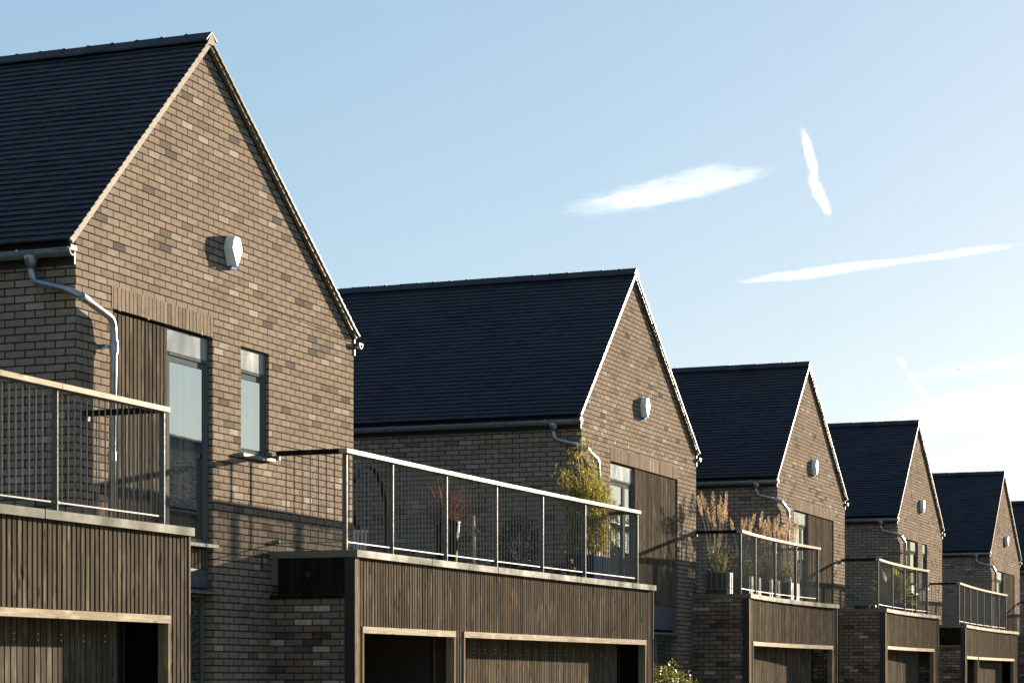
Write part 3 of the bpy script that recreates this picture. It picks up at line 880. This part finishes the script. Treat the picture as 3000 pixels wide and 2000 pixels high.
def low_bench():
    root = empty('timber_bench', (25.9, 11.95, T2)); tag(root, 'low brown timber bench behind the railing, between the hanging chair and tall pot', 'bench')
    m = MB()
    for k in range(4): m.box(0, 1.5, k*.11, k*.11+.1, .26, .30)
    m.build('seat', M['bench'], root)
    m = MB(); m.box(0, 1.5, 0, .025, .0, .255); m.build('front_board', M['bench'], root)
    for u in (.05, 1.38):
        m = MB(); m.box(u, u+.07, .03, .42, 0, .258); m.build('leg', M['bench'], root)
low_bench()

def hanging_chair():
    x, y = 27.9, 13.0
    root = empty('hanging_chair_stand', (x, y, T2)); tag(root, 'black curved steel hanging chair stand half hidden behind the house corner', 'garden chair')
    m = MB(); P = []
    for k in range(15):
        t = k/14; a = R(-78) + t*R(215)
        P.append((.30+.62*math.cos(a), .05*0, .80+.80*math.sin(a)))
    P = [(px_, py_, pz_) for px_, py_, pz_ in P]
    P = [(p[0], 0, p[2]) for p in P]
    m.tube(P, .034, 10); m.build('arched_pole', M['black'], root, smooth=True)
    m = MB()
    m.tube([(-.5,-.45,.03),(.5,.45,.03)], .03, 8); m.tube([(-.5,.45,.03),(.5,-.45,.03)], .03, 8); m.build('foot', M['black'], root)
    m = MB(); m.tube([(-.42,0,1.28),(-.25,0,.95),(-.05,0,.72),(.05,.0,.52)], .032, 8); m.build('basket_rim', M['black'], root)
    m = MB(); c = Vector((-.10,0,.26))
    bm = bmesh.new(); bmesh.ops.create_icosphere(bm, subdivisions=3, radius=1.)
    for v in bm.verts: v.co = Vector((v.co.x*.34, v.co.y*.34, v.co.z*.20)) + c
    me = bpy.data.meshes.new('cushion'); bm.to_mesh(me); bm.free(); me.materials.append(M['bluecloth'])
    for p in me.polygons: p.use_smooth = True
    o = bpy.data.objects.new('cushion', me); COL.objects.link(o); o.parent = root
hanging_chair()
def slatted_chair():
    root = empty('slatted_chair', (26.95, 12.6, T2)); tag(root, 'pale grey slatted garden chair with a blue seat pad beside the curved black stand', 'garden chair')
    rot = Matrix.Rotation(R(-18), 4, 'Y')
    m = MB()
    for k in range(5):
        a = -.12 + k*.05
        m.box(-.012, .012, a, a+.036, .30, .66)
    m.box(-.016,.016,-.14,.14,.655,.70); m.box(-.016,.016,-.14,.14,.27,.30)
    for i in range(9):
        pass
    ob = m.build('backrest', M['palegrey'], root); ob.rotation_euler = (0, R(24), R(20))
    m = MB(); m.box(-.02, .36, -.14, .14, .27, .33); m.build('seat', M['bluecloth'], root)
    for (a, b) in ((0,-.12),(0,.12),(.34,-.12),(.34,.12)):
        m = MB(); m.tube([(a,b,0),(a,b,.28)], .016, 8); m.build('leg', M['palegrey'], root)
slatted_chair()

def small_shrub(name, x, y, z, label, mat, n, rx, rz, seed, flowers=0, pot=None):
    rnd = random.Random(seed)
    root = empty(name, (x, y, z)); tag(root, label, 'plant')
    l = MB(); l.keep = True; s = MB()
    base = .2 if pot else 0
    if pot:
        m = MB(); m.tube([(0,0,0),(0,0,.2),(0,0,.22)], [.14,.18,.185], 16); m.build('pot', pot, root, smooth=True)
    for k in range(n):
        d = rdir(rnd); r = rnd.uniform(.45, 1.0)**.6
        lump = 1 + .22*math.sin(d.x*7+seed)*math.cos(d.y*6+d.z*5)
        p = Vector((d.x*rx*r*lump, d.y*rx*r*lump, base + rz + d.z*rz*r*lump))
        leaf(l, p, (d + rdir(rnd)*.9), rdir(rnd), rnd.uniform(.04,.075), rnd.uniform(.018,.032))
    for k in range(10):
        d = rdir(rnd, .6); s.tube([(0,0,base),(d.x*rx*.5,d.y*rx*.5,base+rz*.8),(d.x*rx*.85,d.y*rx*.85,base+rz*(1+.6*abs(d.z)))], [.01,.007,.003], 5, caps=False)
    s.build('stems', M['cane'], root); l.build('foliage', mat, root)
    if flowers:
        f = MB(); f.keep = True
        for k in range(flowers):
            p = Vector((rnd.uniform(-.1,.1)+.0, rnd.uniform(-.12,0)-rx*.6, base+rnd.uniform(.05,.36)))
            for q in range(6): leaf(f, p, rdir(rnd), rdir(rnd), .045, .03)
        f.build('flowers', ML['flower'], root)
small_shrub('potted_shrub', 29.75, 11.35, T2, 'dark leafy shrub in a pot behind the terrace railing left of the bamboo', ML['dark'], 1500, .34, .36, 21, pot=M['pot'])
small_shrub('flowering_plant', 30.35, 10.9, T2, 'low plant with small yellow flowers at the foot of the bamboo planter', ML['dark'], 350, .16, .14, 22, flowers=4)
small_shrub('clipped_bush', 34.7, 10.75, .55, 'glossy sunlit green bush at the bottom edge beside the end of the wide garage', ML['bush'], 5200, .52, .62, 23)
m = MB(); m.tube([(34.7,10.75,0),(34.7,10.75,.75)], [.05,.03], 8)
o = m.build('trunk', M['bench']); 
for k in bpy.data.objects:
    if k.name.startswith('clipped_bush'): o.parent = k; o.location = (-34.7, -10.75, -.55)

def grass_clump(x, y, z, h_pl, n, label, planter, seed, spread, lean=0.):
    rnd = random.Random(seed)
    root = empty('feather_grass', (x, y, z)); tag(root, label, 'plant', 'feathery grasses in ribbed planters on the terrace')
    ribbed_trough('planter_box', *planter, M['trough'], root)
    zb = planter[5]
    b = MB(); b.keep = True; pl = MB(); pl.keep = True; st = MB()
    x0, x1, y0, y1 = planter[:4]
    for k in range(n*9):
        p = (rnd.uniform(x0+.06, x1-.06), rnd.uniform(y0+.06, y1-.06), zb-.02)
        d = Vector((rnd.uniform(-.5,.5), rnd.uniform(-.5,.5), 1))
        blade(b, p, d, rnd.uniform(.25,.75), .010, rnd.uniform(.3,1.6), 5)
    for k in range(n):
        p = Vector((rnd.uniform(x0+.06, x1-.06), rnd.uniform(y0+.06, y1-.06), zb-.02))
        d = Vector((lean + rnd.uniform(-spread,spread), rnd.uniform(-spread,spread), 1)).normalized()
        L = h_pl*rnd.uniform(.72, 1.0); bend = Vector((d.x, d.y, 0))*.25*L
        tip = p + d*L + bend; mid = p + d*L*.6 + bend*.2
        st.tube([p, mid, tip], [.0045,.0035,.002], 4, caps=False)
        ax = (tip-mid).normalized()
        for q in range(110):
            t = rnd.random(); c = mid.lerp(tip, .42+.62*t) if t < .93 else tip
            r = .038*math.sin(math.pi*min(1, .12+.86*t))+.004
            o_ = rdir(rnd)*r; leaf(pl, c + o_*.5, ax*1.1 + o_.normalized()*.45, rdir(rnd), rnd.uniform(.03,.06), .007)
    b.build('leaves', ML['grassb'], root); st.build('stems', M['cane'], root); pl.build('plumes', ML['plume'], root)
grass_clump(38.72, 10.95, T3, 1.46, 15, 'tall feathery grass leaning left in the leftmost ribbed planter at the terrace corner', (-.22,.22,-.20,.20,0,.47), 31, .13, -.06)
grass_clump(40.35, 10.88, T3, 1.28, 9, 'sparse feathery grass with a few plumes in the second ribbed planter', (-.42,.42,-.17,.17,0,.46), 32, .14, -.03)
grass_clump(41.75, 10.86, T3, 1.26, 16, 'dense feathery grass in the third ribbed planter, right of a gap in the plumes', (-.46,.46,-.17,.17,0,.46), 33, .12, .0)
grass_clump(43.15, 10.84, T3, 1.30, 18, 'golden feathery grass in the last ribbed planter, beside the house corner', (-.44,.44,-.17,.17,0,.46), 34, .12, .03)

def yucca():
    rnd = random.Random(9); x, y = 53.9, 10.85
    root = empty('yucca_plant', (x, y, T4)); tag(root, 'round spiky yellow-green yucca in a blue pot behind a terrace railing', 'plant')
    m = MB(); m.tube([(0,0,0),(0,0,.28),(0,0,.32)], [.2,.27,.28], 18); m.build('pot', M['bluepot'], root, smooth=True)
    l = MB(); l.keep = True
    for k in range(260):
        a = rnd.uniform(0, 2*math.pi); el = rnd.uniform(-.25, 1.5)
        d = Vector((math.cos(a)*math.cos(el), math.sin(a)*math.cos(el), math.sin(el)))
        blade(l, (d.x*.05, d.y*.05, .42+d.z*.05), d, rnd.uniform(.6,.86), .030, rnd.uniform(.0,.25), 4)
    l.build('leaves', ML['yucca'], root)
yucca()
m = MB(); m.tube([(0,0,0),(0,0,.16),(0,0,.19)], [.15,.2,.21], 16)
for (x, y) in ((50.9, 11.0), (51.75, 11.05)):
    o = m.build('flower_pot', M['bluepot'], smooth=True); o.location = (x, y, T4)
    tag(o, 'low blue pot on the terrace floor left of the yucca, ' + ('nearer the house wall' if x < 51 else 'nearer the yucca'), 'pot', 'blue pots on the yucca terrace')
def white_ornament():
    root = empty('white_ornaments', (56.3, 10.9, T4)); tag(root, 'two tiny white garden ornaments on a dark stand behind the railing by the small window', 'ornament')  # plain white ornaments on a stand, no lamps among them
    m = MB(); m.tube([(0,0,0),(0,0,.62)], .02, 6); m.box(-.12,.5,-.08,.08,.62,.65); m.build('stand', M['black'], root)
    m = MB(); m.box(-.06,.0,-.03,.03,.651,.80); m.box(.03,.09,-.03,.03,.651,.79); m.box(-.06,.09,-.03,.03,.80,.84); m.build('ornament', M['white'], root)
    m = MB(); m.box(.2,.25,-.03,.03,.651,.85); m.box(.25,.47,-.03,.03,.68,.74); m.box(.27,.31,-.03,.03,.651,.68); m.box(.42,.46,-.03,.03,.651,.68); m.build('ornament', M['white'], root)
white_ornament()

# ------------------------------------------------------------------ across the street (out of view; added for window reflections and shading)
OPP = ['long roof mirrored in the two nearest windows','second along, left of the mirrored roof','mirrored in the bamboo window','between the mirrored pair','far right across the road', 'opposite the camera','behind the camera']
for x, l in zip((66.4, 56.78, 100.5, 84.0, 116.0, 40.0, 24.0), OPP):
    o = copy_tree(B); o.location = (x, -12.0, .35); o.rotation_euler = (0, 0, math.pi/2); tag(o, 'brick house across the street, ' + l, 'house', 'brick houses across the street')
for x, l in ((2.9, 'added unseen brick house just outside the left edge of the picture, shading its neighbour'), (-10.5, 'added unseen brick house two plots left of the picture')):
    o = copy_tree(A); o.location = (x, 11.5, 0); tag(o, l, 'house', HG_NAME)  # unseen houses added to keep skylight off the left-facing walls
def tree(x, y, h, seed, label):
    rnd = random.Random(seed)
    root = empty('street_tree', (x, y, 0)); tag(root, label, 'tree', 'trees across the street')
    m = MB(); m.tube([(0,0,0),(.1,0,h*.3),(0,.1,h*.6)], [.22,.16,.08], 8)
    for k in range(7):
        d = rdir(rnd, .5); b = Vector((.05,.05,h*rnd.uniform(.3,.5))); m.tube([b, b+d*h*.18, b+d*h*.34+Vector((0,0,.3))], [.08,.05,.02], 5, caps=False)
    m.build('trunk', M['bench'], root)
    l = MB(); l.keep = True
    for c in range(46):
        d = rdir(rnd); cc = Vector((d.x*h*.34, d.y*h*.34, h*.58 + d.z*h*.36)); r = rnd.uniform(.7,1.3)
        for q in range(90):
            p = cc + rdir(rnd)*r*rnd.random()**.5; leaf(l, p, rdir(rnd), rdir(rnd), .28, .16)
    l.build('crown', ML['dark'], root)
for k, (x, y, h) in enumerate(((99,-16,11.2),(106,-17,12.0),(114,-16.5,11.4),(124,-17.5,12.2),(134,-17,11.8),(146,-18,12.6))):
    tree(x, y, h, 50+k, ['broad dark tree across the street beside the brick houses','tall dark tree across the street behind the broad one','low dark tree across the street','tallest dark tree across the street mid-row','round dark tree far across the street','last dark tree far across the street'][k])

# ------------------------------------------------------------------ clouds: thin ice-cloud streaks as real volumes far off
def ray(px, py):
    u = (px-1500)/6554.8; v = (1983.4-py)/6554.8
    c, s = math.cos(YAW), math.sin(YAW)
    return Vector((c + u*s, s - u*c, v))
def cloud_mat(name, dens, sx, seed, thr):
    t = NT(name); t.n.remove(t.b)
    co = t.obj(); x, y, z = t.sep(co)
    w1 = t.node('ShaderNodeTexNoise'); w1.inputs['Scale'].default_value = 1.7; w1.inputs['Detail'].default_value = 2
    t.l.new(t.comb(t.math('ADD', t.math('MULTIPLY', x, sx*.5), seed), y, z), w1.inputs['Vector'])
    dis = t.math('MULTIPLY', t.math('SUBTRACT', w1.outputs['Fac'], .5), .9)
    z2 = t.math('ADD', z, dis)
    r = t.math('SQRT', t.math('ADD', t.math('MULTIPLY', x, x), t.math('ADD', t.math('MULTIPLY', y, y), t.math('MULTIPLY', z2, z2))))
    fall = t.maprange(r, 1.0, .0, 0., 1.)
    n = t.noise(t.comb(t.math('ADD', t.math('MULTIPLY', x, sx), seed), t.math('MULTIPLY', y, 2.2), t.math('ADD', t.math('MULTIPLY', z, 2.4), t.math('MULTIPLY', x, 1.8))), 2.4, 8, .66)
    dn = t.math('ADD', t.math('MULTIPLY', fall, 1.7), t.math('MULTIPLY', t.math('SUBTRACT', n, .5), 4.2))
    dn = t.math('MULTIPLY', t.maprange(dn, thr, thr+.9), t.maprange(r, .98, .7))
    pv = t.node('ShaderNodeVolumePrincipled'); pv.inputs['Color'].default_value = (1,1,1,1); pv.inputs['Anisotropy'].default_value = .6
    t.l.new(t.math('MULTIPLY', dn, dens), pv.inputs['Density']); t.l.new(pv.outputs[0], t.out.inputs['Volume'])
    return t.m
def cloud(p0, p1, thick, dist, dens, label, seed, sx=4., thr=.35, name='cloud_streak', parent=None):
    a, b = ray(*p0)*dist, ray(*p1)*dist
    a.z += EYE; b.z += EYE
    c = (a+b)/2; ax = (b-a); L = ax.length
    ax.normalize(); fwd = c.normalized(); up = ax.cross(fwd); up.normalize(); dp = up.cross(ax)
    bm = bmesh.new(); bmesh.ops.create_uvsphere(bm, u_segments=32, v_segments=16, radius=1.)
    me = bpy.data.meshes.new(name); bm.to_mesh(me); bm.free()
    th = thick/6554.8*dist
    o = bpy.data.objects.new(name, me); COL.objects.link(o)
    rot = Matrix((ax, dp, up)).transposed().to_4x4()
    o.matrix_world = Matrix.Translation(c) @ rot @ Matrix.Diagonal((L/2, th/2, th/2, 1))
    me.materials.append(cloud_mat(name, dens/th, sx, seed, thr))
    if parent:
        bpy.context.view_layer.update(); o.parent = parent; o.matrix_parent_inverse = parent.matrix_world.inverted()
    else: tag(o, label, 'cloud')
    return o
c1 = cloud((1560,634), (2190,520), 110, 5000, .20, 'wide wispy white cloud high in the middle of the sky, tapering to the left', 3.1, 2.6, .50)
cloud((1830,606), (2330,478), 74, 5010, .22, '', 5.4, 3.2, .50, 'wisp', c1)
cloud((1860,545), (2250,478), 80, 5030, .12, '', 8.2, 2.4, .50, 'wisp', c1)
c2 = cloud((2345,350), (2400,560), 40, 5200, .5, 'short steep white cloud streak near the top right', 9.7, 2.6, .40)
cloud((2362,490), (2440,650), 46, 5210, .5, '', 11.7, 2.6, .40, 'wisp', c2)
c3 = cloud((2080,838), (2760,748), 40, 6000, .36, 'long thin white vapour trail running rightwards above the roofs', 17.3, 5., .42)
cloud((2560,778), (3040,708), 32, 6010, .15, '', 19.3, 5., .40, 'wisp', c3)
cloud((2630,1040), (2655,1080), 22, 7000, .9, 'tiny broken cloud scrap above the thin slanting trail', 23.9, 2., .3)
cloud((2650,1075), (2760,1235), 19, 7000, 1.6, 'thin slanting vapour trail low at the right', 27.9, 4., .25)
cloud((2380,1275), (3300,1130), 190, 7500, .07, 'faint broad veil of cloud low in the right of the sky', 33.3, 2., .5)
cloud((2500,1130), (3300,1010), 60, 7800, .028, 'faint thin band of cloud above the low veil', 37.3, 4., .4)
# a distant bird
bd = MB(); p = ray(2808, 1082)*120; 
for s in (-1, 1):
    bd.hexa([(0,0,0),(.10,.02*s,.0),(.08,.34*s,.10),(.0,.34*s,.10),(0,0,.02),(.10,.02*s,.02),(.08,.34*s,.112),(.0,.34*s,.112)])
bd.tube([(-.22,0,.0),(-.05,0,.0),(.12,0,.015),(.2,0,.02)], [.01,.045,.05,.012], 8)
o = bd.build('bird', M['black']); o.scale = (.45,.45,.45); o.location = (p.x, p.y, p.z+EYE); tag(o, 'tiny dark bird flying in the pale sky at the right', 'bird')
